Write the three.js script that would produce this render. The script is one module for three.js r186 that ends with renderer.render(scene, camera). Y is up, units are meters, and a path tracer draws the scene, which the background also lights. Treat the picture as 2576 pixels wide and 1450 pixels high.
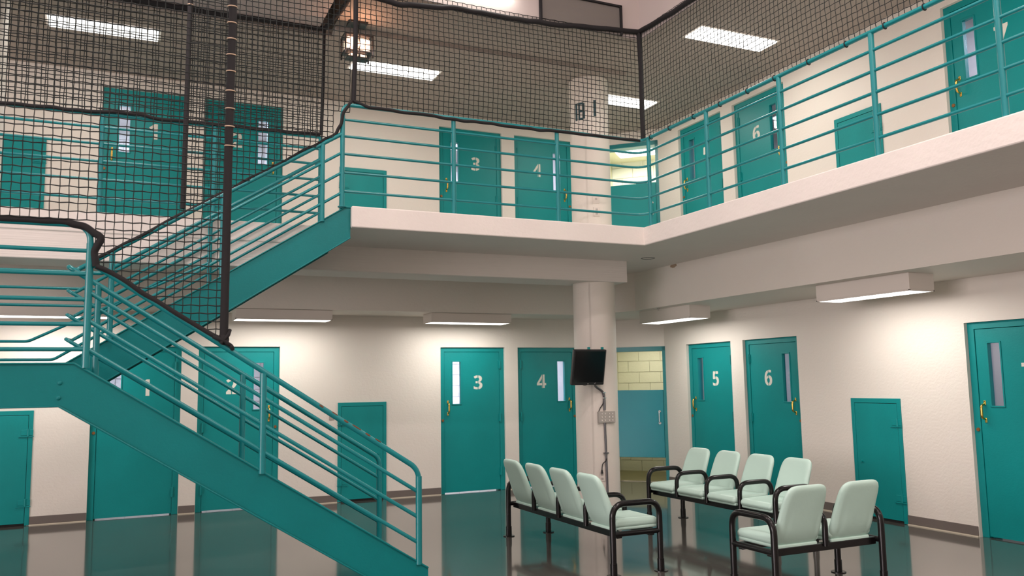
import * as THREE from 'three';
import { RoundedBoxGeometry } from 'three/addons/geometries/RoundedBoxGeometry.js';
import { mergeGeometries, toCreasedNormals } from 'three/addons/utils/BufferGeometryUtils.js';
import { RectAreaLightUniformsLib } from 'three/addons/lights/RectAreaLightUniformsLib.js';
import { FontLoader } from 'three/addons/loaders/FontLoader.js';
import { TextGeometry } from 'three/addons/geometries/TextGeometry.js';
import { Brush, Evaluator, SUBTRACTION } from 'three-bvh-csg';

// ---------------------------------------------------------------- camera, exposure, light levels
const scene = new THREE.Scene();
scene.background = new THREE.Color(0x050505);
const camera = new THREE.PerspectiveCamera(37.87, 2576 / 1450, 0.1, 60);
camera.position.set(0, 1.6592, 0);
camera.rotation.order = 'YXZ';
camera.rotation.set(6.3761 * Math.PI / 180, -24.7751 * Math.PI / 180, -0.9142 * Math.PI / 180);
camera.focus = 8.0; camera.userData.fStop = 1.8;
const renderer = new THREE.WebGLRenderer({ antialias: true });
renderer.toneMapping = THREE.LinearToneMapping;
renderer.toneMappingExposure = 1.38;
renderer.shadowMap.enabled = true;
RectAreaLightUniformsLib.init();
const LOW = 11.8, LOW_C = [1.0, 0.935, 0.88];        // ground-floor wall lights
const UP = 15, UP_C = [1.0, 0.93, 0.85];            // upper-floor ceiling lights
const HALL = 100, HALL_C = [1.0, 0.84, 0.82];        // ceiling lights over the open hall
const DAY = 7.5, DAY_C = [1.0, 0.85, 0.87];          // daylight through the tall windows at the far left
const CELL = 4, CELL_C = [0.86, 0.87, 1.0];
const GLOW = 3.2;

// ---------------------------------------------------------------- seeded noise
let seed = 7;
const rnd = () => { seed = (seed + 0x6d2b79f5) | 0; let t = Math.imul(seed ^ (seed >>> 15), 1 | seed); t = (t + Math.imul(t ^ (t >>> 7), 61 | t)) ^ t; return ((t ^ (t >>> 14)) >>> 0) / 4294967296; };
function noiseField(n, octaves, start = 4) {                      // tileable value noise, 0..1
  const out = new Float32Array(n * n); let amp = 1, tot = 0;
  for (let o = 0, c = start; o < octaves; o++, c *= 2, amp *= 0.55) {
    const g = new Float32Array(c * c); for (let i = 0; i < c * c; i++) g[i] = rnd();
    tot += amp;
    for (let y = 0; y < n; y++) for (let x = 0; x < n; x++) {
      const fx = x / n * c, fy = y / n * c, x0 = fx | 0, y0 = fy | 0, u = fx - x0, v = fy - y0;
      const su = u * u * (3 - 2 * u), sv = v * v * (3 - 2 * v), x1 = (x0 + 1) % c, y1 = (y0 + 1) % c;
      out[y * n + x] += amp * ((g[y0 * c + x0] * (1 - su) + g[y0 * c + x1] * su) * (1 - sv) + (g[y1 * c + x0] * (1 - su) + g[y1 * c + x1] * su) * sv);
    }
  }
  for (let i = 0; i < n * n; i++) out[i] /= tot;
  return out;
}
function tex(n, f, srgb, repeat) {                                // f(i) -> [r,g,b] 0..1
  const d = new Uint8Array(n * n * 4);
  for (let i = 0; i < n * n; i++) { const c = f(i); for (let k = 0; k < 3; k++) d[i * 4 + k] = Math.max(0, Math.min(255, c[k] * 255)); d[i * 4 + 3] = 255; }
  const t = new THREE.DataTexture(d, n, n); t.wrapS = t.wrapT = THREE.RepeatWrapping; t.magFilter = THREE.LinearFilter;
  if (srgb) t.colorSpace = THREE.SRGBColorSpace;
  t.repeat.set(repeat, repeat); t.needsUpdate = true; return t;
}
const lin2s = (v) => v <= 0.0031308 ? 12.92 * v : 1.055 * Math.pow(v, 1 / 2.4) - 0.055;
const fine = noiseField(256, 5, 16), broad = noiseField(512, 6, 4), broad2 = noiseField(512, 5, 3);
const fineT = (r) => tex(256, (i) => [fine[i], fine[i], fine[i]], false, r);
function tinted(col, amount, r, f = broad) {                      // colour map around a linear colour
  return tex(512, (i) => { const k = 1 + (f[i] - 0.5) * amount; return col.map((c) => lin2s(Math.min(1, c * k))); }, true, r);
}
function std(col, rough, o = {}) {
  const m = new THREE.MeshPhysicalMaterial({ roughness: rough, metalness: o.metal ?? 0 });
  if (o.vary) { m.map = tinted(col, o.vary, o.varyR ?? 0.4, o.field); } else m.color.setRGB(...col);
  if (o.bump) { m.bumpMap = fineT(o.bumpR ?? 2); m.bumpScale = o.bump; }
  if (o.coat) { m.clearcoat = o.coat; m.clearcoatRoughness = o.coatR ?? 0.1; }
  if (o.spec !== undefined) m.specularIntensity = o.spec;
  return m;
}
const M = {
  wall: std([0.76, 0.71, 0.64], 0.6, { vary: 0.05, varyR: 0.3, bump: 0.0015, bumpR: 3 }),
  slab: std([0.74, 0.69, 0.64], 0.65, { vary: 0.07, varyR: 0.5, bump: 0.002, bumpR: 2 }),
  band: std([0.50, 0.435, 0.41], 0.7, { vary: 0.06, varyR: 0.3 }),
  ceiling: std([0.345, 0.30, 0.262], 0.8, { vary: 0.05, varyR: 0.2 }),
  teal: std([0.0006, 0.245, 0.245], 0.42, { spec: 0.7, vary: 0.16, varyR: 0.6, bump: 0.0006, bumpR: 5 }),
  steel: std([0.0005, 0.178, 0.182], 0.42, { spec: 0.6, vary: 0.2, varyR: 0.8, bump: 0.0006, bumpR: 5 }),
  rail: std([0.005, 0.200, 0.215], 0.3, { vary: 0.25, varyR: 1.2 }),
  half: std([0.004, 0.235, 0.285], 0.36, { vary: 0.1 }),
  gap: std([0.01, 0.01, 0.01], 0.9),
  brass: std([0.75, 0.48, 0.12], 0.22, { metal: 1 }),
  chrome: std([0.75, 0.75, 0.75], 0.15, { metal: 1 }),
  lock: std([0.30, 0.14, 0.05], 0.45, { metal: 0.6 }),
  rust: std([0.12, 0.045, 0.02], 0.9, { vary: 0.8, varyR: 6 }),
  black: std([0.0045, 0.004, 0.0045], 0.3, { spec: 0.5, coat: 0.22, coatR: 0.1 }),
  mint: std([0.50, 0.70, 0.615], 0.42, { bump: 0.0004, bumpR: 6 }),
  plastic: std([0.010, 0.010, 0.011], 0.35),
  screen: std([0.004, 0.004, 0.005], 0.12),
  rope: std([0.010, 0.009, 0.010], 0.85),
  net: std([0.012, 0.016, 0.015], 0.85),
  tie: std([0.55, 0.40, 0.28], 0.5),
  fixture: std([0.72, 0.66, 0.60], 0.5),
  number: std([0.72, 0.70, 0.62], 0.6),
  navy: std([0.015, 0.06, 0.075], 0.6),
  base: std([0.155, 0.13, 0.115], 0.5, { vary: 0.1 }),
  caulk: std([0.62, 0.56, 0.44], 0.5),
  block: std([0.78, 0.77, 0.74], 0.6, { bump: 0.003, bumpR: 3 }),
  yblock: std([0.70, 0.68, 0.52], 0.6, { vary: 0.1, bump: 0.003, bumpR: 3 }),
  mortar: std([0.50, 0.49, 0.47], 0.9),
  yfloor: std([0.16, 0.14, 0.055], 0.35, { vary: 0.6, varyR: 0.9 }),
  greybox: std([0.42, 0.395, 0.36], 0.4, { metal: 0.2 }),
  conduit: std([0.16, 0.16, 0.17], 0.35, { metal: 0.7 }),
  cream: std([0.70, 0.64, 0.58], 0.4),
  stain: std([0.36, 0.26, 0.18], 0.9),
  panel: std([0.16, 0.145, 0.13], 0.6, { vary: 0.1 }),
};
M.glass = new THREE.MeshPhysicalMaterial({ roughness: 0.03, transmission: 1, thickness: 0, ior: 1.5 }); M.glass.color.setRGB(0.92, 0.92, 0.98);
M.floor = new THREE.MeshPhysicalMaterial({ roughness: 0.13, metalness: 0, ior: 1.55 });
M.floor.map = tex(512, (i) => { const k = 0.80 + broad[i] * 0.5 + Math.max(0, broad2[i] - 0.56) * 1.4; return [0.078 * k, 0.074 * k, 0.065 * k].map(lin2s); }, true, 0.13);
M.floor.roughnessMap = tex(512, (i) => { const v = 0.6 + 0.8 * (broad2[i] - 0.35); return [v, v, v]; }, false, 0.21);
M.floor.roughness = 0.14; M.floor.clearcoat = 0.5; M.floor.clearcoatRoughness = 0.06;
const glowMat = (c, k) => { const m = new THREE.MeshStandardMaterial({ roughness: 0.6 }); m.color.setRGB(0.8, 0.8, 0.8); m.emissive.setRGB(...c); m.emissiveIntensity = k; return m; };
M.lens = glowMat([1, 0.985, 0.93], GLOW); M.cellLens = glowMat([0.95, 0.96, 1], 1.2); M.dayPane = glowMat([1, 0.93, 0.92], 1.5); M.amber = glowMat([1, 0.55, 0.36], 1.6); M.bulb = glowMat([1, 0.85, 0.7], 4);

// ---------------------------------------------------------------- geometry helpers
function worldUV(g) {                                              // uv in metres by dominant normal
  const p = g.attributes.position, n = g.attributes.normal, uv = new Float32Array(p.count * 2);
  for (let i = 0; i < p.count; i++) {
    const a = Math.abs(n.getX(i)), b = Math.abs(n.getY(i)), c = Math.abs(n.getZ(i));
    const [u, v] = b >= a && b >= c ? [p.getX(i), p.getZ(i)] : a >= c ? [p.getZ(i), p.getY(i)] : [p.getX(i), p.getY(i)];
    uv[2 * i] = u; uv[2 * i + 1] = v;
  }
  g.setAttribute('uv', new THREE.BufferAttribute(uv, 2)); return g;
}
const clean = (g) => { g = g.index ? g.toNonIndexed() : g; for (const k of Object.keys(g.attributes)) if (!['position', 'normal', 'uv'].includes(k)) g.deleteAttribute(k); if (!g.attributes.uv) worldUV(g); g.clearGroups?.(); return g; };
const join = (list) => worldUV(mergeGeometries(list.flat().map(clean)));
const box = (x0, x1, y0, y1, z0, z1) => new THREE.BoxGeometry(Math.abs(x1 - x0), Math.abs(y1 - y0), Math.abs(z1 - z0)).translate((x0 + x1) / 2, (y0 + y1) / 2, (z0 + z1) / 2);
const rbox = (x0, x1, y0, y1, z0, z1, r = 0.006, s = 2) => new RoundedBoxGeometry(Math.abs(x1 - x0), Math.abs(y1 - y0), Math.abs(z1 - z0), s, r).translate((x0 + x1) / 2, (y0 + y1) / 2, (z0 + z1) / 2);
const cyl = (r, h, x, y, z, axis = 'y', seg = 20, r2 = r) => { const g = new THREE.CylinderGeometry(r2, r, h, seg); if (axis === 'x') g.rotateZ(Math.PI / 2); if (axis === 'z') g.rotateX(Math.PI / 2); return g.translate(x, y, z); };
const V = (a) => new THREE.Vector3(...a);
function fillet(pts, r, n = 7) {                                   // polyline with rounded corners
  const P = pts.map(V), out = [P[0].clone()];
  for (let i = 1; i < P.length - 1; i++) {
    const a = P[i - 1].clone().sub(P[i]), b = P[i + 1].clone().sub(P[i]);
    const d = Math.min(r, a.length() * 0.49, b.length() * 0.49);
    const A = P[i].clone().addScaledVector(a.normalize(), d), B = P[i].clone().addScaledVector(b.normalize(), d);
    for (let k = 0; k <= n; k++) { const t = k / n; out.push(A.clone().multiplyScalar((1 - t) * (1 - t)).addScaledVector(P[i], 2 * t * (1 - t)).addScaledVector(B, t * t)); }
  }
  out.push(P[P.length - 1].clone()); return out;
}
function sweep(pts, r, sides = 12, caps = true) {                  // tube along a polyline of Vector3
  pts = pts.map((p) => Array.isArray(p) ? V(p) : p).filter((p, i, a) => !i || p.distanceTo(a[i - 1]) > 1e-5);
  const n = pts.length, pos = [], nor = [], idx = [];
  let T = pts[1].clone().sub(pts[0]).normalize(), N = Math.abs(T.y) < 0.9 ? new THREE.Vector3(0, 1, 0) : new THREE.Vector3(1, 0, 0);
  N.addScaledVector(T, -N.dot(T)).normalize();
  for (let i = 0; i < n; i++) {
    const a = i ? pts[i].clone().sub(pts[i - 1]).normalize() : null, b = i < n - 1 ? pts[i + 1].clone().sub(pts[i]).normalize() : null;
    T = (a && b ? a.clone().add(b) : a || b).normalize();
    N.addScaledVector(T, -N.dot(T)).normalize();
    const B = T.clone().cross(N), s = a && b ? 1 / Math.max(0.5, T.dot(a)) : 1;
    const rr = typeof r === 'function' ? r(i / (n - 1)) : r;
    for (let k = 0; k < sides; k++) {
      const t = k / sides * Math.PI * 2, d = N.clone().multiplyScalar(Math.cos(t)).addScaledVector(B, Math.sin(t));
      pos.push(pts[i].x + d.x * rr, pts[i].y + d.y * rr, pts[i].z + d.z * rr); nor.push(d.x, d.y, d.z);
    }
    if (i) for (let k = 0; k < sides; k++) { const p = (i - 1) * sides + k, q = (i - 1) * sides + (k + 1) % sides; idx.push(p, q, p + sides, q, q + sides, p + sides); }
  }
  if (caps) for (const [i, sgn] of [[0, -1], [n - 1, 1]]) {
    const c = pos.length / 3, tt = (i ? pts[n - 1].clone().sub(pts[n - 2]) : pts[1].clone().sub(pts[0])).normalize().multiplyScalar(sgn);
    pos.push(pts[i].x, pts[i].y, pts[i].z); nor.push(tt.x, tt.y, tt.z);
    for (let k = 0; k < sides; k++) { pos.push(...pos.slice((i * sides + k) * 3, (i * sides + k) * 3 + 3)); nor.push(tt.x, tt.y, tt.z); }
    for (let k = 0; k < sides; k++) { const p = c + 1 + k, q = c + 1 + (k + 1) % sides; sgn > 0 ? idx.push(c, p, q) : idx.push(c, q, p); }
  }
  const g = new THREE.BufferGeometry(); g.setAttribute('position', new THREE.Float32BufferAttribute(pos, 3)); g.setAttribute('normal', new THREE.Float32BufferAttribute(nor, 3)); g.setIndex(idx); return g;
}
const tube = (pts, r, bend = 0.06, sides = 12) => sweep(fillet(pts, bend), r, sides);
function plate(poly, z0, z1, holes = []) {                         // polygon in x-y extruded from z0 to z1
  const s = new THREE.Shape(poly.map((p) => new THREE.Vector2(...p)));
  for (const h of holes) s.holes.push(new THREE.Path(h.map((p) => new THREE.Vector2(...p))));
  return new THREE.ExtrudeGeometry(s, { depth: z1 - z0, bevelEnabled: false }).translate(0, 0, z0);
}
const rect = (x0, x1, y0, y1) => [[x0, y0], [x1, y0], [x1, y1], [x0, y1]];

// ---------------------------------------------------------------- naming
const taken = new Map();
function numbered(n) { const k = taken.get(n) ?? 0; taken.set(n, k + 1); return k ? n + '_' + String(k).padStart(3, '0') : n; }
function tag(o, label, category, extra = {}) { Object.assign(o.userData, { label, category }, extra); return o; }
function thing(name, label, category, pos = [0, 0, 0], turn = 0, extra = {}) {
  const o = new THREE.Group(); o.name = numbered(name); o.position.set(...pos); o.rotation.y = turn; scene.add(o); return tag(o, label, category, extra);
}
function mesh(name, geo, mat, parent, label) {
  const m = new THREE.Mesh(Array.isArray(geo) ? join(geo) : clean(geo), mat); m.name = parent === scene ? numbered(name) : name;
  m.castShadow = m.receiveShadow = true; if (label) m.userData.label = label; parent.add(m); return m;
}
function struct(name, geo, mat, label, category) { return tag(mesh(name, geo, mat, scene), label, category, { kind: 'structure' }); }
function areaLight(c, k, w, d, pos, parent = scene, down = true) {
  const l = new THREE.RectAreaLight(new THREE.Color().setRGB(...c), k, w, d); l.position.set(...pos); if (down) l.rotation.x = -Math.PI / 2; parent.add(l); return l;
}

// ---------------------------------------------------------------- dimensions of the place (metres)
const H = 3.464, SL = 3.266, CEIL = 5.86, ATR = 7.6;          // upper floor, slab underside, walkway ceiling, hall ceiling
const ZB = -12.08, XR = 8.02;                      // faces of the back and right walls
const FZ = -12.12, FX = 8.065;                     // planes of the door frames in them
const XL = -14, ZF = 6;                             // far left and behind the camera
const DW = 1.07, DH = 2.2;
const backDoors = [['1', -0.373], ['2', 0.909], ['3', 4.36], ['4', 5.655]];
const rightDoors = [['5', -10.88], ['6', -9.546], ['7', -6.04]];
const DC = [7.405, 8.03], DZ = [-12.08, -11.455];  // ends of the diagonal corner wall

// ---------------------------------------------------------------- room shell
struct('floor', [box(XL, 10.6, -0.2, 0, -15.4, ZF)], M.floor, 'dark grey-green polished floor with wall and door reflections', 'floor');
const holesOf = (list) => list.flatMap((a) => [0, H].map((y) => rect(a, a + DW, y - (y ? 0 : 0.001), y + DH)));
{
  const lowSet = (a) => [[a, 0], [a + DW, 0], [a + DW, DH], [a, DH]];
  // back wall: one outline with notches for the ground-floor doors, holes for the upper ones
  const outline = [[XL, 0]]; for (const [, a] of backDoors) outline.push([a, 0], [a, DH], [a + DW, DH], [a + DW, 0]);
  outline.push([DC[0] + 0.05, 0], [DC[0] + 0.05, CEIL + 0.2], [XL, CEIL + 0.2]);
  struct('wall_back', plate(outline, ZB - 0.22, ZB, backDoors.map(([, a]) => rect(a, a + DW, H, H + DH))), M.wall, 'cream painted two-storey wall holding doors 1 to 4', 'wall');
  const o2 = [[DZ[1] - 0.03, 0]]; for (const [, a] of rightDoors) o2.push([a, 0], [a, DH], [a + DW, DH], [a + DW, 0]);
  o2.push([ZF, 0], [ZF, CEIL + 0.2], [DZ[1] - 0.03, CEIL + 0.2]);
  const g = plate(o2, 0, 0.22, rightDoors.map(([, a]) => rect(a, a + DW, H, H + DH)));
  // local (x,y,z) -> world (XR + z, y, x)
  g.applyMatrix4(new THREE.Matrix4().set(0, 0, 1, XR, 0, 1, 0, 0, 1, 0, 0, 0, 0, 0, 0, 1));
  const idx = g.index; if (idx) { const a = idx.array; for (let i = 0; i < a.length; i += 3) [a[i], a[i + 1]] = [a[i + 1], a[i]]; } else { const p = g.attributes; for (const k of Object.keys(p)) { const s = p[k].itemSize, A = p[k].array; for (let i = 0; i < A.length; i += 3 * s) for (let j = 0; j < s; j++) [A[i + j], A[i + s + j]] = [A[i + s + j], A[i + j]]; } }
  struct('wall_right', g, M.wall, 'cream painted two-storey wall holding doors 5 to 7', 'wall');
}
const diagL = Math.hypot(DC[1] - DC[0], DZ[1] - DZ[0]);
{
  const w = diagL, o = [[-0.12, DH], [w + 0.1, DH], [w + 0.1, H], [-0.12, H]], u = [[-0.12, H + DH], [w + 0.1, H + DH], [w + 0.1, CEIL + 0.2], [-0.12, CEIL + 0.2]];
  const g = join([plate(o, -0.2, 0), plate(u, -0.2, 0)]); g.rotateY(-Math.PI / 4).translate(DC[0], 0, DZ[0]);
  struct('wall_corner', g, M.wall, 'narrow diagonal cream wall above the shower doorways', 'wall');
}
const WIN = [-5.2, 5.2, 0.9, 4.6];
{
  const g = plate([[-12.4, 0], [ZF, 0], [ZF, ATR + 0.2], [-12.4, ATR + 0.2]], -0.2, 0, [rect(WIN[0], WIN[1], WIN[2], WIN[3])]);
  g.rotateY(-Math.PI / 2).translate(XL - 0.2, 0, 0);
  struct('wall_left', g, M.wall, 'cream painted wall closing the hall at its far left, with a band of tall windows', 'wall');
  const w = thing('window_1', 'band of tall frosted daylight windows in the far left wall, outside the picture', 'window', [XL, 0, 0], 0, { kind: 'structure' });
  const bars = [rbox(-0.14, 0.02, WIN[2] - 0.06, WIN[2], WIN[0] - 0.06, WIN[1] + 0.06, 0.006), rbox(-0.14, 0.02, WIN[3], WIN[3] + 0.06, WIN[0] - 0.06, WIN[1] + 0.06, 0.006), rbox(-0.12, 0, 2.72, 2.78, WIN[0], WIN[1], 0.006)];
  for (let k = 0; k <= 8; k++) { const z = WIN[0] + (WIN[1] - WIN[0]) * k / 8; bars.push(rbox(-0.12, 0.01, WIN[2], WIN[3], z - 0.03, z + 0.03, 0.006)); }
  mesh('window_frame', bars, M.rail, w);
  for (let k = 0; k < 8; k++) { const z = WIN[0] + (WIN[1] - WIN[0]) * (k + 0.5) / 8, d = (WIN[1] - WIN[0]) / 16; mesh('window_pane', box(-0.08, -0.07, WIN[2], WIN[3], z - d, z + d), M.dayPane, w, 'frosted pane lit by daylight'); }
  const l = new THREE.RectAreaLight(new THREE.Color().setRGB(...DAY_C), DAY, WIN[1] - WIN[0] - 0.1, WIN[3] - WIN[2] - 0.1); l.position.set(0.03, (WIN[2] + WIN[3]) / 2, 0); l.rotation.y = -Math.PI / 2; w.add(l);
}
struct('wall_front', box(XL - 0.2, XR + 0.2, 0, ATR + 0.2, ZF, ZF + 0.2), M.wall, 'cream painted wall behind the viewer', 'wall');
{
  const line = [[XL, -9.62], [2.12, -9.62], [2.12, -8.44], [5.70, -8.44], [5.70, ZF]], sh = (p) => p.map(([x, z]) => [x, -z]);
  const up = (poly, y0, y1) => plate(sh(poly), 0, y1 - y0).rotateX(-Math.PI / 2).translate(0, y0, 0);
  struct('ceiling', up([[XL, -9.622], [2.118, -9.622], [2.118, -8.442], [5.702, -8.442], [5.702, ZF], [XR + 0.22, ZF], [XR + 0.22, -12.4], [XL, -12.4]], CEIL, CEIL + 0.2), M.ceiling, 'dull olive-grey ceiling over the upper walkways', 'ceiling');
  struct('wall_upper', up([...line, [5.85, ZF], [5.85, -8.59], [1.97, -8.59], [1.97, -9.77], [XL, -9.77]], CEIL + 0.0015, ATR), M.band, 'pale wall band above the walkway ceiling around the hall', 'wall');
  struct('ceiling', box(XL - 0.2, 5.9, ATR, ATR + 0.2, -9.8, ZF + 0.2), M.wall, 'high pale ceiling over the open hall', 'ceiling');
}
{
  const SX = 2.065, ZE = -9.55, ZS = -8.344, XS = 5.601;
  const s = new THREE.Shape([[XL, -ZB], [XL, -ZE], [SX, -ZE], [SX, -ZS], [XS, -ZS], [XS, -ZF], [XR, -ZF], [XR, -DZ[1]], [DC[0], -ZB]].map((p) => new THREE.Vector2(p[0], p[1])));
  const g = new THREE.ExtrudeGeometry(s, { depth: H - SL, bevelEnabled: true, bevelThickness: 0.012, bevelSize: 0.012, bevelOffset: -0.012, bevelSegments: 2 });
  g.rotateX(Math.PI / 2); // (x, y) -> (x, z=y); depth downwards
  g.scale(1, 1, -1);
  g.translate(0, H, 0);
  const p = g.attributes; for (const k of Object.keys(p)) { const n = p[k].itemSize, A = p[k].array; for (let i = 0; i < A.length; i += 3 * n) for (let j = 0; j < n; j++) [A[i + j], A[i + n + j]] = [A[i + n + j], A[i + j]]; }
  g.computeVertexNormals();
  struct('balcony_slab', toCreasedNormals(g, 0.3), M.slab, 'pale concrete walkway slab of the upper floor with plain fascia', 'slab');
}
struct('ceiling_beam', rbox(XL, 6.13, 2.965, SL + 0.01, -10.13, -9.56, 0.012), M.slab, 'deep concrete beam under the walkway resting on the round column', 'beam');
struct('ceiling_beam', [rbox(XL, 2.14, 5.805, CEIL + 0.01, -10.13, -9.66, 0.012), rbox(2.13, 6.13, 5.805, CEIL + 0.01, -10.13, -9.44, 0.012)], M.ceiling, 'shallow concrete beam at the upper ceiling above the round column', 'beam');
const CX = 5.775, CZ = -9.86, CR = 0.283;
struct('column', [cyl(CR, 2.98, CX, 1.49, CZ, 'y', 64), cyl(CR - 0.012, 5.81 - H, CX, (5.81 + H) / 2, CZ, 'y', 64)], M.wall, 'round cream column carrying the television, marked B 1 upstairs', 'column');
struct('column', [cyl(0.265, 2.98, -1.49, 1.49, -9.92, 'y', 48), cyl(0.265, 5.81 - H, -1.49, (5.81 + H) / 2, -9.92, 'y', 48)], M.wall, 'round cream column at the picture\'s left edge beside the upper ceiling light', 'column');
// bulkhead above the ground-floor doors, following the diagonal
{
  const FB = -11.17, FR = 6.93, k = 1.0;
  const poly = [[XL, ZB], [XL, FB], [FR - 0.55, FB], [FR, FB + 0.55], [FR, ZF], [XR, ZF], [XR, DZ[1]], [DC[0], ZB]];
  const tri = (b) => b; // bottom level: 2.655 along the back wall, 2.69 along the right wall
  const s = new THREE.Shape(poly.map(([x, z]) => new THREE.Vector2(x, -z)));
  const g = new THREE.ExtrudeGeometry(s, { depth: 0.62, bevelEnabled: false }); g.rotateX(-Math.PI / 2).translate(0, 2.655, 0);
  const p = g.attributes.position; for (let i = 0; i < p.count; i++) if (p.getY(i) < 2.7) p.setY(i, p.getZ(i) > -11.0 ? 2.69 : 2.655);
  g.computeVertexNormals();
  struct('soffit_beam', g, M.wall, 'boxed-in bulkhead running above the ground-floor doors', 'bulkhead');
}
// baseboards
const low = (x0, x1) => [rbox(x0, x1, 0.012, 0.108, ZB, ZB + 0.011, 0.004, 1)];
const gapsB = [[XL, -1.72], [-1.0, -0.375], [0.70, 0.905], [1.985, 2.795], [3.52, 4.355], [5.435, 5.65], [6.73, 7.4]];
const gapsR = [[-11.45, -10.885], [-9.805, -9.55], [-8.47, -7.62], [-6.9, -6.045], [-4.96, ZF]];
const bb = struct('baseboard_back', gapsB.flatMap(([a, b]) => low(a, b)), M.base, 'grey vinyl baseboard along the wall of doors 1 to 4', 'baseboard');
mesh('caulk_line', gapsB.map(([a, b]) => box(a, b, 0, 0.012, ZB, ZB + 0.016)), M.caulk, bb, 'pale line of caulk at the floor');
const br = struct('baseboard_right', gapsR.map(([a, b]) => rbox(XR - 0.011, XR, 0.012, 0.108, a, b, 0.004, 1)), M.base, 'grey vinyl baseboard along the wall of doors 5 to 7', 'baseboard');
mesh('caulk_line', gapsR.map(([a, b]) => box(XR - 0.016, XR, 0, 0.012, a, b)), M.caulk, br, 'pale line of caulk at the floor');
// cell rooms seen through the door windows
function blocks(x0, x1, y0, y1, z, t = 0.02) {                       // block courses on a wall facing +z
  const out = []; let row = 0;
  for (let y = y0; y < y1 - 0.02; y += 0.2, row++) for (let x = x0 - (row % 2 ? 0.2 : 0); x < x1 - 0.01; x += 0.4) {
    const a = Math.max(x, x0) + 0.004, b = Math.min(x + 0.4, x1) - 0.004; if (b - a > 0.03) out.push(box(a, b, y + 0.004, Math.min(y + 0.196, y1), z, z + t));
  }
  return out;
}
function room(name, w, d, h, pos, turn, label, o = {}) {             // open towards +z (the wall side)
  const r = thing(name, label, 'room', pos, turn, { kind: 'structure' });
  mesh('room_shell', [box(-0.1, w + 0.1, -0.12, 0.003, -d - 0.1, 0), box(-0.1, w + 0.1, h, h + 0.1, -d - 0.1, 0), box(-0.1, 0, 0, h, -d, 0), box(w, w + 0.1, 0, h, -d, 0), box(-0.1, w + 0.1, 0, h, -d - 0.1, -d)], o.shell ?? M.mortar, r);
  const b = mesh('block_wall', [...blocks(0, w, 0.003, h, -d)], o.wall ?? M.block, r); b.userData.kind = 'stuff';
  if (o.floor) mesh('room_floor', box(0, w, 0.003, 0.012, -d + 0.02, 0), o.floor, r);
  const L = thing('cell_light', (o.lightLabel ?? 'white ceiling light inside ') + (o.of ?? ''), 'ceiling light', pos, turn);
  const lx = w / 2 + (o.lx ?? 0), lz = -d / 2 + (o.lz ?? 0), lw = o.lw ?? 0.9, ld = o.ld ?? 0.3;
  mesh('housing', rbox(lx - lw / 2 - 0.03, lx + lw / 2 + 0.03, h - 0.07, h - 0.002, lz - ld / 2 - 0.03, lz + ld / 2 + 0.03, 0.01), M.fixture, L);
  mesh('lens', rbox(lx - lw / 2, lx + lw / 2, h - 0.085, h - 0.069, lz - ld / 2, lz + ld / 2, 0.006), o.lensMat ?? M.cellLens, L);
  areaLight(o.color ?? CELL_C, o.k ?? CELL, lw, ld, [lx, h - 0.09, lz], L);
}
for (const [y, f, ks] of [[0, 'on the ground floor', [40, 70, 22, 16]], [H, 'on the upper floor', [120, 80, 22, 40]]]) {
  const hh = y ? CEIL - H : 2.6;
  room('cell_room', 2.6, 2.4, hh, [-0.52, y, ZB - 0.22], 0, 'lit cell behind doors 1 and 2 ' + f, { k: ks[0], of: 'the cell behind the staircase ' + f });
  room('cell_room', 2.6, 2.4, hh, [4.25, y, ZB - 0.22], 0, 'lit cell behind doors 3 and 4 ' + f, { k: ks[1], of: 'the cell left of the column ' + f });
  room('cell_room', 2.55, 2.4, hh, [XR + 0.22, y, -10.94], -Math.PI / 2, 'lit cell behind doors 5 and 6 ' + f, { k: ks[2], of: 'the cell right of the shower ' + f });
  room('cell_room', 2.2, 2.4, hh, [XR + 0.22, y, -6.3], -Math.PI / 2, 'lit cell behind door 7 ' + f, { k: ks[3], of: 'the cell at the right edge ' + f });
}
{
  const c = Math.SQRT1_2, off = 0.30, px = DC[0] - c * off + 0.14 * c, pz = DZ[0] - c * off - 0.14 * c;
  room('shower_room', 1.45, 1.5, 2.5, [px, 0, pz], -Math.PI / 4, 'yellowish block shower room behind the ground-floor half door', { wall: M.yblock, shell: M.yblock, floor: M.yfloor, k: 17, color: [1, 0.96, 0.80], lightLabel: 'flat ceiling light inside the ground-floor shower room', lw: 0.5 });
  room('shower_room', 1.45, 1.5, 2.3, [px, H, pz], -Math.PI / 4, 'bright shower room behind the upper half door', { wall: M.block, shell: M.yblock, k: 24, color: [1, 0.97, 0.85], lensMat: M.lens, lightLabel: 'large white ceiling light seen through the upper shower doorway', lw: 0.8, ld: 0.45, lz: 0.15 });
}

// ---------------------------------------------------------------- numerals
const font = await new FontLoader().loadAsync('fonts/droid/droid_sans_bold.typeface.json');
const csg = new Evaluator(); csg.useGroups = false; csg.attributes = ['position', 'normal'];
function numeral(ch, h, slit) {
  const g = new TextGeometry(ch, { font, size: 1, depth: 1, curveSegments: 10, bevelEnabled: false }); g.computeBoundingBox();
  const b = g.boundingBox; g.translate(-(b.min.x + b.max.x) / 2, -(b.min.y + b.max.y) / 2, 0); g.scale(h / (b.max.y - b.min.y) * 1.02, h / (b.max.y - b.min.y), 0.0025);
  g.deleteAttribute('uv'); if (!slit) return g;
  const A = new Brush(g), B = new Brush(box(-0.006 + slit.x, 0.006 + slit.x, -h, h, -0.1, 0.1)); A.updateMatrixWorld(); B.updateMatrixWorld();
  B.geometry.deleteAttribute('uv');
  const r = csg.evaluate(A, B, SUBTRACTION).geometry; return r;
}
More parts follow.
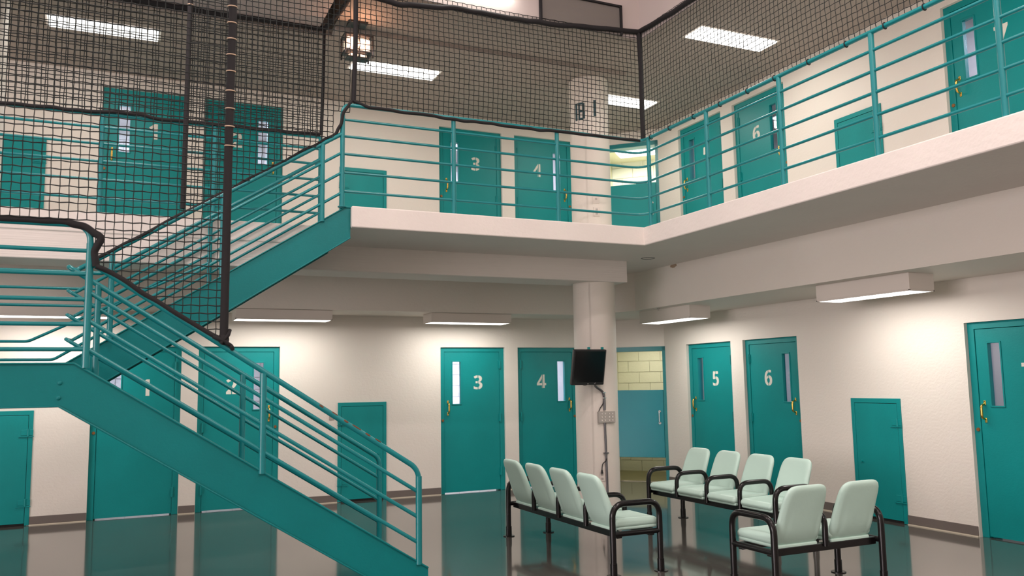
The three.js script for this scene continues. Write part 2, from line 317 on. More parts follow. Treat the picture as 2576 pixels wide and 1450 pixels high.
const glyph = { 1: numeral('1', 0.215), 2: numeral('2', 0.215, { x: 0 }), 3: numeral('3', 0.215, { x: 0 }), 4: numeral('4', 0.215, { x: 0.02 }), 5: numeral('5', 0.215, { x: 0 }), 6: numeral('6', 0.215, { x: 0 }), 7: numeral('7', 0.215) };

// ---------------------------------------------------------------- cell doors
const dg = {};                                                     // shared geometry, one set per hand
for (const m of [0, 1]) {
  const X = (x) => m ? DW - x : x, bx = (x0, x1, y0, y1, z0, z1, r = 0.004) => rbox(Math.min(X(x0), X(x1)), Math.max(X(x0), X(x1)), y0, y1, z0, z1, r, 1);
  const wx0 = Math.min(X(0.212), X(0.342)), wx1 = Math.max(X(0.212), X(0.342));
  const lx0 = 0.079, lx1 = DW - 0.079;
  dg[m] = {
    frame: join([rbox(0, 0.075, 0, DH, -0.2, 0, 0.004, 1), rbox(DW - 0.075, DW, 0, DH, -0.2, 0, 0.004, 1), rbox(0.07, DW - 0.07, 2.13, DH, -0.2, 0, 0.004, 1), box(0.07, 0.095, 0, 2.14, -0.14, -0.062), box(DW - 0.095, DW - 0.07, 0, 2.14, -0.14, -0.062), box(0.07, DW - 0.07, 2.105, 2.135, -0.14, -0.062)]),
    leaf: join([plate(rect(lx0, lx1, 0.016, 2.125), -0.058, -0.010, [rect(wx0, wx1, 1.338, 1.978)])]),
    bead: join([bx(0.196, 0.213, 1.322, 1.994, -0.014, -0.002), bx(0.341, 0.358, 1.322, 1.994, -0.014, -0.002), bx(0.196, 0.358, 1.322, 1.339, -0.014, -0.002), bx(0.196, 0.358, 1.977, 1.994, -0.014, -0.002)]),
    pane: box(wx0, wx1, 1.338, 1.978, -0.044, -0.040),
    handle: join([sweep(fillet([[X(0.133), 1.195, -0.01], [X(0.133), 1.215, 0.05], [X(0.133), 1.34, 0.05], [X(0.133), 1.36, -0.01]], 0.035), (t) => 0.009 + 0.0045 * Math.sin(Math.PI * t), 10), rbox(X(0.133) - 0.012, X(0.133) + 0.012, 1.165, 1.212, -0.012, -0.003, 0.003, 1), rbox(X(0.133) - 0.012, X(0.133) + 0.012, 1.343, 1.39, -0.012, -0.003, 0.003, 1)]),
    lock: cyl(0.021, 0.012, X(0.045), 1.092, 0.004, 'z', 20, 0.018),
    hinge: [0.29, 1.11, 1.93].map((y) => join([cyl(0.011, 0.13, X(1.0), y, 0.006, 'y', 12), box(Math.min(X(0.975), X(1.025)), Math.max(X(0.975), X(1.025)), y - 0.06, y + 0.06, -0.012, 0.003)])),
    nx: X(0.632),
  };
}
let doorCount = 0;
function cellDoor(n, pos, turn, label) {
  const m = (+n) % 2 === 0 ? 1 : 0, D = dg[m];
  const d = thing('door_' + (++doorCount), label, 'door', pos, turn, { kind: 'structure' });
  mesh('door_frame', D.frame, M.teal, d);
  const leaf = mesh('door_leaf', D.leaf, M.teal, d);
  mesh('window_bead', D.bead, M.teal, leaf); mesh('window_pane', D.pane, M.glass, leaf, 'clear glass pane');
  mesh('pull_handle', D.handle, M.brass, leaf, 'curved brass pull handle');
  mesh('lock', D.lock, M.lock, d, 'round brown keyhole plug');
  for (const h of D.hinge) mesh('hinge', h, M.teal, d);
  const q = mesh('number', glyph[n].clone(), M.number, leaf, 'cream stencilled number ' + n); q.position.set(D.nx, 1.66, -0.0105);
}
for (const [y, fl] of [[0, 'ground-floor'], [H, 'upper-floor']]) {
  const hint = { 1: y ? 'seen through the net at the far left' : 'half hidden behind the stair stringer', 2: y ? 'seen through the net behind the stairs' : 'crossed by the stair handrails', 3: 'left of door 4 on the back wall', 4: 'beside the round column', 5: 'right of the shower doorway', 6: 'next to door 5 on the right wall', 7: y ? 'behind the railing at the top right' : 'at the right edge past the hatch' };
  for (const [n, x] of backDoors) cellDoor(n, [x, y, FZ], 0, `${fl} teal cell door stencilled ${n}, ${hint[n]}`);
  for (const [n, z] of rightDoors) cellDoor(n, [FX, y, z], -Math.PI / 2, `${fl} teal cell door stencilled ${n}, ${hint[n]}`);
}
// half-height shower doors in the diagonal wall
for (const [y, label] of [[0, 'ground-floor shower doorway with a blue-green half-height door'], [H, 'upper-floor shower doorway with a teal half-height door']]) {
  const d = thing('door_' + (++doorCount), label, 'door', [DC[0], y, DZ[0]], -Math.PI / 4, { kind: 'structure' }), w = diagL;
  mesh('door_frame', [rbox(-0.06, 0.0, 0, DH, -0.2, 0.012, 0.004, 1), rbox(w - 0.055, w + 0.03, 0, DH, -0.2, 0.012, 0.004, 1), rbox(-0.02, w, 2.125, DH, -0.2, 0.012, 0.004, 1)], M.rail, d);
  const leaf = mesh('half_door', rbox(0.01, w - 0.062, 0.4, 1.49, -0.05, -0.008, 0.006, 1), y ? M.teal : M.half, d);
  mesh('pull_handle', [tube([[w - 0.13, 0.955, -0.01], [w - 0.13, 0.955, 0.04], [w - 0.13, 1.14, 0.04], [w - 0.13, 1.14, -0.01]], 0.008, 0.03, 10), cyl(0.02, 0.008, w - 0.13, 0.955, -0.006, 'z'), cyl(0.02, 0.008, w - 0.13, 1.14, -0.006, 'z')], M.chrome, leaf, 'chrome pull handle');
  for (const hy of [0.5, 1.38]) mesh('hinge', cyl(0.012, 0.12, 0.004, hy, -0.004), M.rail, d);
}

// ---------------------------------------------------------------- access hatches
const HW = 0.715, HHt = 1.4;
function hatch(pos, turn, label, hingeRight) {
  const h = thing('access_hatch', label, 'hatch', pos, turn), X = (x) => hingeRight ? x : HW - x;
  const bx = (x0, x1, ...r) => rbox(Math.min(X(x0), X(x1)), Math.max(X(x0), X(x1)), ...r);
  mesh('frame', [rbox(0, 0.05, 0.004, HHt, -0.01, 0.014, 0.003, 1), rbox(HW - 0.05, HW, 0.004, HHt, -0.01, 0.014, 0.003, 1), rbox(0.045, HW - 0.045, HHt - 0.055, HHt, -0.01, 0.014, 0.003, 1)], M.teal, h);
  mesh('backing', box(0.03, HW - 0.03, 0.0, HHt - 0.03, 0.0, 0.002), M.gap, h);
  const p = mesh('hatch_door', rbox(0.054, HW - 0.054, 0.03, HHt - 0.06, -0.004, 0.012, 0.003, 1), M.teal, h);
  mesh('latch', join([cyl(0.012, 0.02, X(0.12), 0.66, 0.018, 'z', 12), bx(0.11, 0.15, 0.648, 0.66, 0.014, 0.02, 0.002, 1)]), M.teal, p);
  for (const y of [0.28, 1.13]) mesh('hinge', [bx(HW - 0.13, HW + 0.005, y - 0.035, y + 0.035, 0.010, 0.019, 0.003, 1), cyl(0.012, 0.09, X(HW - 0.05), y, 0.02, 'y', 12), bx(HW - 0.15, HW + 0.01, y - 0.055, y - 0.043, 0.010, 0.022, 0.003, 1)], M.teal, h);
}
for (const [y, fl] of [[0, 'ground-floor'], [H, 'upper-floor']]) {
  hatch([-1.716, y, ZB], 0, y ? 'low upper-floor teal access hatch behind the net at the left edge' : 'low ground-floor teal access hatch below the stair landing', true);
  hatch([2.798, y, ZB], 0, y ? 'low upper-floor teal access hatch beside the top of the stairs' : 'low ground-floor teal access hatch crossed by the stair handrail', false);
  hatch([XR, y, -7.615], -Math.PI / 2, y ? 'low upper-floor teal access hatch in the right wall behind the railing' : 'low ground-floor teal access hatch in the right wall by the two-seat bench', true);
}

// ---------------------------------------------------------------- lights
function wallLight(label, w, d, h, pos, alongZ) {                    // box hung under the bulkhead, pos = centre of its top
  const L = thing('wall_light', label, 'ceiling light', pos, 0), a = alongZ ? d : w, b = alongZ ? w : d;
  mesh('housing', [rbox(-a / 2, a / 2, -h + 0.012, 0, -b / 2, b / 2, 0.006), rbox(-a / 2, a / 2, -h - 0.002, -h + 0.014, -b / 2, -b / 2 + 0.018, 0.003, 1), rbox(-a / 2, a / 2, -h - 0.002, -h + 0.014, b / 2 - 0.018, b / 2, 0.003, 1), rbox(-a / 2, -a / 2 + 0.018, -h - 0.002, -h + 0.014, -b / 2, b / 2, 0.003, 1), rbox(a / 2 - 0.018, a / 2, -h - 0.002, -h + 0.014, -b / 2, b / 2, 0.003, 1)], M.fixture, L);
  mesh('lens', rbox(-a / 2 + 0.018, a / 2 - 0.018, -h - 0.001, -h + 0.013, -b / 2 + 0.018, b / 2 - 0.018, 0.004, 1), M.lens, L, 'glowing white lens');
  areaLight(LOW_C, LOW, a - 0.05, b - 0.05, [0, -h - 0.006, 0], L);
}
wallLight('glowing box light under the bulkhead, seen behind the landing rails', 1.25, 0.36, 0.135, [-0.80, 2.655, -11.45]);
wallLight('glowing box light under the bulkhead between the stairs and door 3', 1.25, 0.36, 0.135, [1.90, 2.655, -11.42]);
wallLight('glowing box light under the bulkhead above door 3', 1.25, 0.36, 0.135, [4.56, 2.655, -11.45]);
wallLight('glowing box light under the bulkhead right of the column', 1.25, 0.36, 0.185, [7.28, 2.69, -10.15], true);
wallLight('glowing box light under the bulkhead above the right-hand hatch', 1.25, 0.36, 0.185, [7.28, 2.69, -6.54], true);
wallLight('box light under the bulkhead beyond the picture, further along the right wall', 1.25, 0.36, 0.185, [7.28, 2.69, -2.6], true);
function ceilLight(label, pos, k, c) {
  const L = thing('ceiling_light', label, 'ceiling light', pos, 0), w = 1.16, d = 0.33;
  mesh('housing', rbox(-w / 2 - 0.03, w / 2 + 0.03, -0.008, 0.002, -d / 2 - 0.03, d / 2 + 0.03, 0.003), M.fixture, L);
  mesh('lens', rbox(-w / 2, w / 2, -0.024, -0.004, -d / 2, d / 2, 0.009, 3), M.lens, L, 'glowing white lens');
  areaLight(c, k, w - 0.04, d - 0.04, [0, -0.028, 0], L);
}
ceilLight('white ceiling light above upper door 1, leftmost behind the net', [-0.335, CEIL, -10.53], UP * 0.75, UP_C);
ceilLight('white ceiling light above upper door 3, behind the corner rope', [3.18, CEIL, -10.53], UP, UP_C);
ceilLight('small white ceiling light right of the B 1 column marking', [6.65, CEIL, -10.46], UP, UP_C);
ceilLight('white ceiling light above the right-hand walkway, behind the net', [6.73, CEIL, -7.95], UP, UP_C);
{
  const L = thing('wall_light', 'bright strip light cut off by the top edge, beside the dark framed panel', 'wall light', [3.40, 6.17, -8.44], 0);
  mesh('housing', rbox(-0.62, 0.62, 0.02, 0.10, 0, 0.16, 0.008), M.fixture, L);
  mesh('lens', rbox(-0.60, 0.60, -0.055, 0.025, 0.005, 0.15, 0.02, 3), M.lens, L, 'glowing white lens');
  areaLight(UP_C, UP * 0.5, 1.1, 0.12, [0, -0.06, 0.08], L);
}
ceilLight('ceiling light over the right-hand walkway outside the picture', [6.75, CEIL, -4.4], UP, UP_C);
for (const [x, z, w] of [[-0.6, -7.1, 'high over the stair landing'], [3.6, -4.6, 'above the benches'], [0.6, -1, 'just ahead of the viewer'], [4.4, -1, 'right of the viewer in the second row'], [0.6, 3, 'straight behind the viewer'], [4.4, 3, 'behind the viewer to the right']]) ceilLight('hall ceiling light ' + w + ', outside the picture', [x, ATR, z], HALL, HALL_C);
ceilLight('left walkway ceiling light outside the picture', [-3.85, CEIL, -10.53], UP * 0.7, UP_C);
{ // caged lantern under the upper beam
  const L = thing('lantern_lamp', 'small caged lantern with orange glow under the upper beam', 'lamp', [2.35, CEIL, -9.30]);
  mesh('bracket', [rbox(-0.11, 0.11, -0.025, 0, -0.09, 0.09, 0.005), cyl(0.02, 0.16, 0, -0.1, 0)], M.plastic, L);
  const cage = [rbox(-0.17, 0.17, -0.190, -0.165, -0.11, 0.11, 0.006), rbox(-0.165, 0.165, -0.380, -0.360, -0.105, 0.105, 0.006), rbox(-0.13, 0.13, -0.440, -0.427, -0.08, 0.08, 0.005)];
  for (const x of [-0.16, 0, 0.16]) for (const z of [-0.1, 0.1]) cage.push(rbox(x - 0.01, x + 0.01, -0.435, -0.175, z - 0.01, z + 0.01, 0.003, 1));
  mesh('cage', cage, M.plastic, L, 'dark metal cage');
  mesh('globe', rbox(-0.14, 0.14, -0.355, -0.195, -0.085, 0.085, 0.03, 3), M.amber, L, 'orange glowing glass');
  mesh('drip_lens', rbox(-0.10, 0.10, -0.420, -0.387, -0.06, 0.06, 0.012, 3), M.amber, L);
  const p = new THREE.PointLight(new THREE.Color().setRGB(1, 0.5, 0.3), 0.4, 0, 2); p.position.set(0, -0.27, 0.17); p.castShadow = true; L.add(p);
}

// ---------------------------------------------------------------- staircase
const sT1 = (x) => 1.836 - 0.637 * (x + 0.308), sT2 = (x) => 3.471 + 0.638 * (x - 2.008);
const Z1 = -6.45, Z1F = -7.55, Z2 = -8.40, Z2F = -9.50, LX = -1.75, RR = 0.0145, TR = 0.021, PR = 0.0245;
{
  const st = thing('staircase', 'teal steel switchback staircase with landing and tube handrails', 'staircase');
    function flange(pts, z, dir) {                                     // thin strip following an edge, 65 mm wide inwards
    const out = []; for (let i = 0; i + 1 < pts.length; i++) {
      const [a, b] = [pts[i], pts[i + 1]], dx = b[0] - a[0], dy = b[1] - a[1], L = Math.hypot(dx, dy);
      const g = new RoundedBoxGeometry(L + 0.008, 0.013, 0.085, 2, 0.006); g.rotateZ(Math.atan2(dy, dx)).translate((a[0] + b[0]) / 2, (a[1] + b[1]) / 2, z + dir * 0.0295); out.push(g);
    } return out;
  }
  const top1 = [[-0.308, 1.836], [2.215, sT1(2.215)]], bot1 = [[-0.391, 1.538], [2.03, 0.004]];
  const web1 = (x0) => [[x0, 1.836], ...top1, [2.215, 0.002], [2.03, 0.002], [-0.391, 1.538], [x0, 1.538]];
  const s1 = mesh('stringer', [plate(web1(LX), Z1 - 0.012, Z1), ...flange([[LX, 1.831], [-0.308, 1.831], [2.213, sT1(2.215) - 0.005]], Z1, -1), ...flange([[LX, 1.543], [-0.391, 1.543], [2.03, 0.008]], Z1, -1)], M.steel, st);
  for (const [x, y] of [[-0.39, 1.70], [-0.395, 1.60]]) mesh('bolt', new THREE.SphereGeometry(0.016, 12, 8).scale(1, 1, 0.6).translate(x, y, Z1), M.steel, s1);
  mesh('stringer', [plate(web1(-0.45), Z1F, Z1F + 0.012), ...flange([[-0.45, 1.831], [-0.308, 1.831], [2.213, sT1(2.215) - 0.005]], Z1F, 1), ...flange([[-0.45, 1.543], [-0.391, 1.543], [2.03, 0.008]], Z1F, 1)], M.steel, st);
  const web2 = (x0) => [[x0, 1.836], [-0.554, 1.836], [2.008, 3.471], [2.062, 3.471], [2.062, 3.145], [0.881, 2.373], [-0.43, 1.538], [x0, 1.538]];
  mesh('stringer', [plate(web2(-0.62), Z2 - 0.012, Z2), ...flange([[-0.554, 1.831], [2.008, 3.466], [2.06, 3.466]], Z2, -1), ...flange([[-0.43, 1.543], [0.881, 2.378], [2.06, 3.15]], Z2, -1)], M.steel, st);
  mesh('stringer', [plate(web2(LX), Z2F, Z2F + 0.012), ...flange([[LX, 1.831], [-0.554, 1.831], [2.008, 3.466], [2.06, 3.466]], Z2F, 1), ...flange([[LX, 1.543], [-0.43, 1.543], [0.881, 2.378], [2.06, 3.15]], Z2F, 1)], M.steel, st);
  mesh('landing_deck', [box(LX, -0.30, 1.69, 1.732, Z2F + 0.02, Z1 - 0.02), box(LX, LX + 0.012, 1.538, 1.836, Z2F, Z1), box(-0.46, -0.448, 1.538, 1.732, Z2, Z1F), box(-1.1, -1.05, 1.55, 1.69, Z2F + 0.02, Z1 - 0.02)], M.steel, st);
  for (const [x, z] of [[LX + 0.08, Z1 - 0.08], [LX + 0.08, Z2F + 0.08]]) mesh('landing_leg', [rbox(x - 0.05, x + 0.05, 0.008, 1.69, z - 0.05, z + 0.05, 0.006), box(x - 0.1, x + 0.1, 0, 0.01, z - 0.1, z + 0.1)], M.steel, st);
  for (let k = 1; k <= 9; k++) {
    const x1 = -0.30 + 0.272 * (10 - k) - 0.136, y1 = 0.1732 * k; mesh('tread', [box(x1 - 0.145, x1 + 0.145, y1 - 0.04, y1, Z1F + 0.013, Z1 - 0.013), box(x1 + 0.13, x1 + 0.145, Math.max(0.005, y1 - 0.17), y1 - 0.02, Z1F + 0.013, Z1 - 0.013)], M.steel, st);
    const x2 = 2.062 - 0.272 * (10 - k) + 0.136, y2 = 1.732 + 0.1732 * k; mesh('tread', [box(x2 - 0.145, Math.min(2.055, x2 + 0.145), y2 - 0.04, y2, Z2F + 0.013, Z2 - 0.013), box(x2 - 0.145, x2 - 0.13, y2 - 0.17, y2 - 0.02, Z2F + 0.013, Z2 - 0.013)], M.steel, st);
  }
  const O1 = [0.72, 0.53, 0.335, 0.14], O2 = [0.79, 0.59, 0.38, 0.17], LV = [2.788, 2.608, 2.445, 2.27, 2.098, 1.927];
  const post = (x, y0, y1, z) => mesh('post', sweep([[x, y0, z], [x, y1, z]], PR, 14), M.rail, st);
  const railM = (pts, top, bend = 0.07) => mesh(top ? 'handrail' : 'rail', tube(pts, top ? TR : RR, bend), M.rail, st);
  // near railing: landing guard, then down the lower flight
  LV.forEach((y, i) => railM(i ? [[LX, y, Z1], [-0.24, y, Z1]] : [[LX, y, Z1], [-0.24, y, Z1], [-0.24, 2.5, Z1]], !i, 0.12));
  post(-0.24, 1.80, 2.66, Z1); post(LX, 1.83, 2.77, Z1);
  O1.forEach((o, i) => railM(i ? [[-0.24, sT1(-0.24) + o, Z1], [2.14, sT1(2.14) + o, Z1]] : [[-0.24, sT1(-0.24) + o + 0.02, Z1], [2.14, sT1(2.14) + o - 0.012, Z1], [2.14, 0.6, Z1]], !i, 0.085));
  post(0.94, sT1(0.94) - 0.02, sT1(0.94) + 0.71, Z1); post(2.14, sT1(2.14) - 0.02, 0.93, Z1);
  const chips = []; for (const [x, w, dz] of [[1.36, 0.05, 0.012], [1.46, 0.07, 0.004], [1.55, 0.045, 0.012], [1.63, 0.09, 0.006], [1.72, 0.05, 0.010], [1.80, 0.06, 0.004]]) { const y = sT1(x) + O1[0] - 0.0035, a = 0.35 + dz * 50; const g = new THREE.SphereGeometry(1, 14, 10).scale(w / 2, 0.0035, 0.009).rotateX(a); g.rotateZ(-0.567).translate(x + 0.0193 * 0.537 * Math.cos(a), y + 0.0193 * 0.843 * Math.cos(a), Z1 + 0.0193 * Math.sin(a)); chips.push(g); }
  mesh('worn_paint', chips, M.rust, st, 'rusty bare patches on the handrail');
  // inner railing: up the far side of the lower flight, round the well, up the near side of the upper flight
  O1.forEach((o, i) => {
    const o2 = O2[i], end = [[1.966, sT2(1.966) + o2, Z2]];
    const start = i ? [[2.13, sT1(2.13) + o, Z1F]] : [[2.13, 0.6, Z1F], [2.13, sT1(2.13) + o - 0.012, Z1F]];
    railM([...start, [-0.43, sT1(-0.43) + o, Z1F], [-0.43, sT2(-0.43) + o2, Z2], ...end], !i, 0.06);
  });
  post(-0.21, sT1(-0.21) - 0.02, sT1(-0.21) + 0.72, Z1F); post(0.93, sT1(0.93) - 0.02, sT1(0.93) + 0.71, Z1F); post(2.13, sT1(2.13) - 0.02, 0.93, Z1F);
  for (const x of [-0.13, 0.82, 1.772]) post(x, sT2(x) - 0.02, sT2(x) + 0.78, Z2);
  // outer railing of landing and upper flight
  const LF = [2.83, 2.665, 2.49, 2.31, 2.13, 1.95];
  [[0, 0], [1, 1], [3, 2], [5, 3]].forEach(([l, o]) => { const y = LF[l], x = (y - O2[o] - 3.471) / 0.638 + 2.008; railM([[LX, y, Z2F], [x, y, Z2F], [1.98, sT2(1.98) + O2[o], Z2F]], !o, 0.035); });
  for (const l of [2, 4]) railM([[LX, LF[l], Z2F], [(LF[l] - 0.5 - 3.471) / 0.638 + 2.02, LF[l], Z2F], [0.80, sT2(0.80) + 0.49 - (l - 2) * 0.1, Z2F]], false, 0.035);
  post(LX, 1.83, 2.82, Z2F); post(0.80, sT2(0.80) - 0.02, sT2(0.80) + 0.78, Z2F);
  LV.forEach((y, i) => railM([[LX, y, Z1], [LX, y, Z2F]], !i));
}

// ---------------------------------------------------------------- balcony railings
{
  const T = 4.552, LVL = [4.392, 4.214, 4.026, 3.83, 3.632], ZR = -8.40, XRl = 5.652;
  const r = thing('balcony_railing', 'teal tube railing along the walkway fascia, turning the corner by the column', 'railing');
  const post = (o, x, z, y1 = T - 0.01) => mesh('post', [sweep([[x, H - 0.01, z], [x, y1, z]], PR, 14), cyl(0.045, 0.008, x, H + 0.004, z, 'y', 20)], M.rail, o);
  const path = (y, x0) => [[x0, y, ZR], [XRl, y, ZR], [XRl, y, 3.9]];
  mesh('top_rail', sweep([[1.975, 3.5, ZR], ...fillet([[1.975, 4.2, ZR], [1.975, T, ZR], [XRl, T, ZR], [XRl, T, 3.9]], 0.10)].slice(1), 0.021, 14), M.rail, r);
  for (const y of LVL) mesh('rail', tube(path(y, 1.975), RR, 0.2), M.rail, r);
  post(r, 1.975, ZR, 4.45); for (const x of [3.2, 4.48]) post(r, x, ZR); for (const z of [-8.26, -7.15, -6.03, -4.92, -3.80, -2.68, -1.56, -0.44, 0.7, 1.8, 2.9]) post(r, XRl, z);
  const l = thing('balcony_railing', 'teal tube railing of the rear walkway, seen through the net behind the stairs', 'railing');
  mesh('top_rail', tube([[-6.9, 4.535, -9.60], [2.0, 4.535, -9.60]], 0.021), M.rail, l);
  for (const y of LVL) mesh('rail', tube([[-6.9, y, -9.60], [2.0, y, -9.60]], RR), M.rail, l);
  for (const x of [-6.9, -5.9, -4.78, -3.66, -2.54, -1.42, -0.29, 0.835, 2.0]) post(l, x, -9.60, 4.53);
}

// ---------------------------------------------------------------- safety nets
function strings(P, nu, nv, keep, rv, rh, wob) {                          // P(u,v) -> point, u,v in cells; one thin tube per string
  let r = rv; const out = [], run = (pts) => { if (pts.length > 1) out.push(sweep(pts, r, 4, false)); };
  for (const [n, m, at] of [[nu, nv, (i, j) => [i, j]], [nv, nu, (i, j) => [j, i]]]) for (let i = 0; i <= n; i++) {
    let cur = []; r = n === nu && m === nv && at(1, 0)[0] === 1 ? rv : rh;
    for (let j = 0; j <= m; j++) {
      const [a, b] = at(i, j), p = P(a, b);
      if (p && keep(p)) { const k = ((a * 7 + b * 13) % 5) / 5 - 0.4; p.x += wob[0] * k; p.y += wob[1] * ((a + b) % 2 ? 0.5 : -0.5); p.z += wob[2] * k; cur.push(p); } else { run(cur); cur = []; }
    }
    run(cur);
  }
  return out;
}
const wavy = (pts, amp, step = 0.12) => {                            // hand-lashed rope: small irregular sag between points
  const P = []; for (let i = 0; i + 1 < pts.length; i++) { const a = V(pts[i]), b = V(pts[i + 1]), n = Math.max(2, Math.round(a.distanceTo(b) / step)); for (let k = i ? 1 : 0; k <= n; k++) { const q = a.clone().lerp(b, k / n); const e = (k === 0 || k === n) ? 0 : 1; q.y += (rnd() - 0.5) * amp * e; q.z += (rnd() - 0.3) * amp * 0.5 * e; P.push(q); } }
  return new THREE.CatmullRomCurve3(P).getPoints(P.length * 3);
};
const CELLS = 0.058, NR = 0.0043;
function net(label, weights, axis, a0, a1, y0, y1, w, low, sag, parts) {      // axis 'x': plane z = w ; axis 'z': plane x = w
  const t = thing('safety_net', label, 'net');
  const n = Math.round(Math.abs(a1 - a0) / CELLS), m = Math.round((y1 - y0) / CELLS);
  const P = (i, j) => { const f = i / n, g = j / m, a = a0 + (a1 - a0) * f, s = sag * Math.sin(Math.PI * f) * Math.sin(Math.PI * Math.min(1, g)), y = y0 + (y1 - y0) * g - 0.03 * Math.sin(Math.PI * f) * g; return axis === 'x' ? new THREE.Vector3(a, y, w + s) : new THREE.Vector3(w - s, y, a); };
  const keep = (p) => p.y > low(axis === 'x' ? p.x : p.z) - 0.012;
  const g = mesh('net_mesh', strings(P, n, m, keep, ...weights, axis === 'x' ? [0.006, 0.006, 0.004] : [0.004, 0.006, 0.008]), M.net, t); g.userData.kind = 'stuff';
  parts(t);
  return t;
}
const rope = (t, pts, r, amp = 0.016) => mesh('edge_rope', sweep(wavy(pts, amp), r, 8), M.rope, t);
// in front of landing and lower flight
net('black net above the landing, ending at the thick dark pole with tie rings', [0.0030, 0.0042], 'x', -2.4, 0.655, 1.9, 6.4, Z1, (x) => x < -0.26 ? 2.80 : sT1(x) + 0.73, 0.05, (t) => {
  mesh('pole', sweep([[0.668, 6.45, Z1], [0.668, 4.6, Z1], [0.658, 3.29, Z1], [0.654, 2.02, Z1]], 0.03, 12), M.rope, t, 'thick dark wrapped pole');
  for (let y = 3.45; y < 6.4; y += 0.125 + rnd() * 0.03) mesh('tie', new THREE.TorusGeometry(0.033, 0.005, 6, 16).rotateX(Math.PI / 2 + 0.12).translate(0.663, y, Z1), M.tie, t, 'pale tie ring');
  rope(t, [[-1.75, 2.80, Z1 + 0.004], [-0.40, 2.80, Z1 + 0.004], [-0.28, 2.775, Z1 + 0.01], [-0.175, 2.70, Z1 + 0.02], [-0.215, 2.60, Z1 + 0.01], [-0.20, 2.50, Z1 + 0.01]], 0.026, 0.006);
  rope(t, [[-0.20, 2.50, Z1 + 0.02], [-0.1, sT1(-0.1) + 0.752, Z1 + 0.012], [0.2, sT1(0.2) + 0.752, Z1 + 0.012], [0.45, sT1(0.45) + 0.752, Z1 + 0.012], [0.66, sT1(0.66) + 0.765, Z1 + 0.012]], 0.0185, 0.012);
  mesh('knot', [new THREE.SphereGeometry(0.045, 12, 10).scale(0.9, 1.1, 0.9).translate(0.652, 2.00, Z1), sweep(wavy([[0.58, 2.02, Z1 + 0.02], [0.66, 1.985, Z1 + 0.03], [0.70, 1.955, Z1 + 0.02], [0.715, 1.925, Z1 + 0.015]], 0.02, 0.04), 0.015, 8), sweep(wavy([[0.63, 1.97, Z1 + 0.03], [0.68, 2.03, Z1 + 0.03], [0.695, 2.07, Z1]], 0.01, 0.04), 0.014, 8)], M.rope, t, 'lashed knot on the handrail');
});
// beside the upper flight
net('black net beside the upper stair flight, from the thin dark pole to the walkway end', [0.0040, 0.0044], 'x', 0.465, 2.05, 3.2, 6.15, Z2, (x) => x > 1.9 ? 4.45 : sT2(x) + 0.80, 0.05, (t) => {
  mesh('pole', sweep([[0.478, 6.18, Z2], [0.470, 5.0, Z2], [0.457, 3.34, Z2]], 0.024, 12), M.rope, t, 'thin dark wrapped pole');
  for (const y of [5.6, 5.36]) mesh('tie', new THREE.TorusGeometry(0.027, 0.005, 6, 16).rotateX(Math.PI / 2).translate(0.474, y, Z2), M.tie, t, 'pale tie ring');
  rope(t, [[-0.24, sT2(-0.24) + 0.80, Z2 + 0.012], [0.5, sT2(0.5) + 0.81, Z2], [1.2, sT2(1.2) + 0.81, Z2], [1.9, sT2(1.9) + 0.82, Z2], [1.955, sT2(1.95) + 0.9, Z2 + 0.02], [1.975, 4.45, Z2 + 0.025], [2.07, 4.60, Z2]], 0.017);
});
// rear walkway
net('black net above the rear walkway railing, furthest back behind the stairs', [0.0046, 0.0048], 'x', -2.6, 2.02, 4.54, 5.84, -9.60, () => 4.5, 0.06, (t) => {
  rope(t, [[-2.6, 4.555, -9.57], [-1.2, 4.53, -9.57], [-0.3, 4.55, -9.57], [0.1, 4.565, -9.57], [0.3, 4.535, -9.57], [1.3, 4.545, -9.57], [1.99, 4.56, -9.57]], 0.02, 0.02);
  rope(t, [[2.0, 4.56, -9.57], [2.02, 5.2, -9.58], [2.025, 5.84, -9.58]], 0.02, 0.006);
  rope(t, [[-2.6, 5.86, -9.58], [0.02, 5.84, -9.58], [0.9, 5.83, -9.58], [2.03, 5.855, -9.58]], 0.03, 0.012);
  rope(t, [[2.03, 5.855, -9.58], [2.09, 5.84, -9.0], [2.11, 5.84, -8.44]], 0.026, 0.012);
});
// walkway fascia, back run and right run
net('black net above the fascia railing facing the hall, between the two corner ropes', [0.0040, 0.0042], 'x', 2.1, 5.66, 4.56, 5.93, -8.42, () => 4.54, 0.05, (t) => {
  rope(t, [[2.115, 5.95, -8.42], [2.11, 5.2, -8.42], [2.092, 4.60, -8.42]], 0.026, 0.012);
  rope(t, [[2.09, 4.60, -8.40], [2.25, 4.545, -8.375], [3.2, 4.53, -8.37], [4.0, 4.525, -8.37], [5.2, 4.54, -8.37], [5.62, 4.55, -8.38]], 0.018, 0.016);
  rope(t, [[2.11, 5.80, -8.42], [2.6, 5.755, -8.42], [3.2, 5.83, -8.42], [3.9, 5.83, -8.42], [4.5, 5.85, -8.42], [5.0, 5.90, -8.42], [5.66, 5.955, -8.42]], 0.032, 0.012);
});
net('black net above the right-hand walkway railing, nearest and sharpest of the nets', [0.0040, 0.0036], 'z', -8.42, 1.5, 4.57, 5.97, 5.68, () => 4.54, 0.04, (t) => {
  rope(t, [[5.675, 5.97, -8.42], [5.69, 5.5, -8.42], [5.685, 5.0, -8.42], [5.675, 4.57, -8.40]], 0.031, 0.006);
  rope(t, [[5.68, 5.96, -8.42], [5.68, 5.92, -7.8], [5.68, 5.91, -7.0], [5.68, 5.93, -5.5], [5.68, 5.93, 1.5]], 0.03, 0.012);
  for (let z = -8.2; z < -2; z += 0.36 + rnd() * 0.1) mesh('tie', new THREE.TorusGeometry(0.027, 0.005, 6, 14).rotateY(0.1).translate(5.652, 4.552, z), M.rope, t);
});

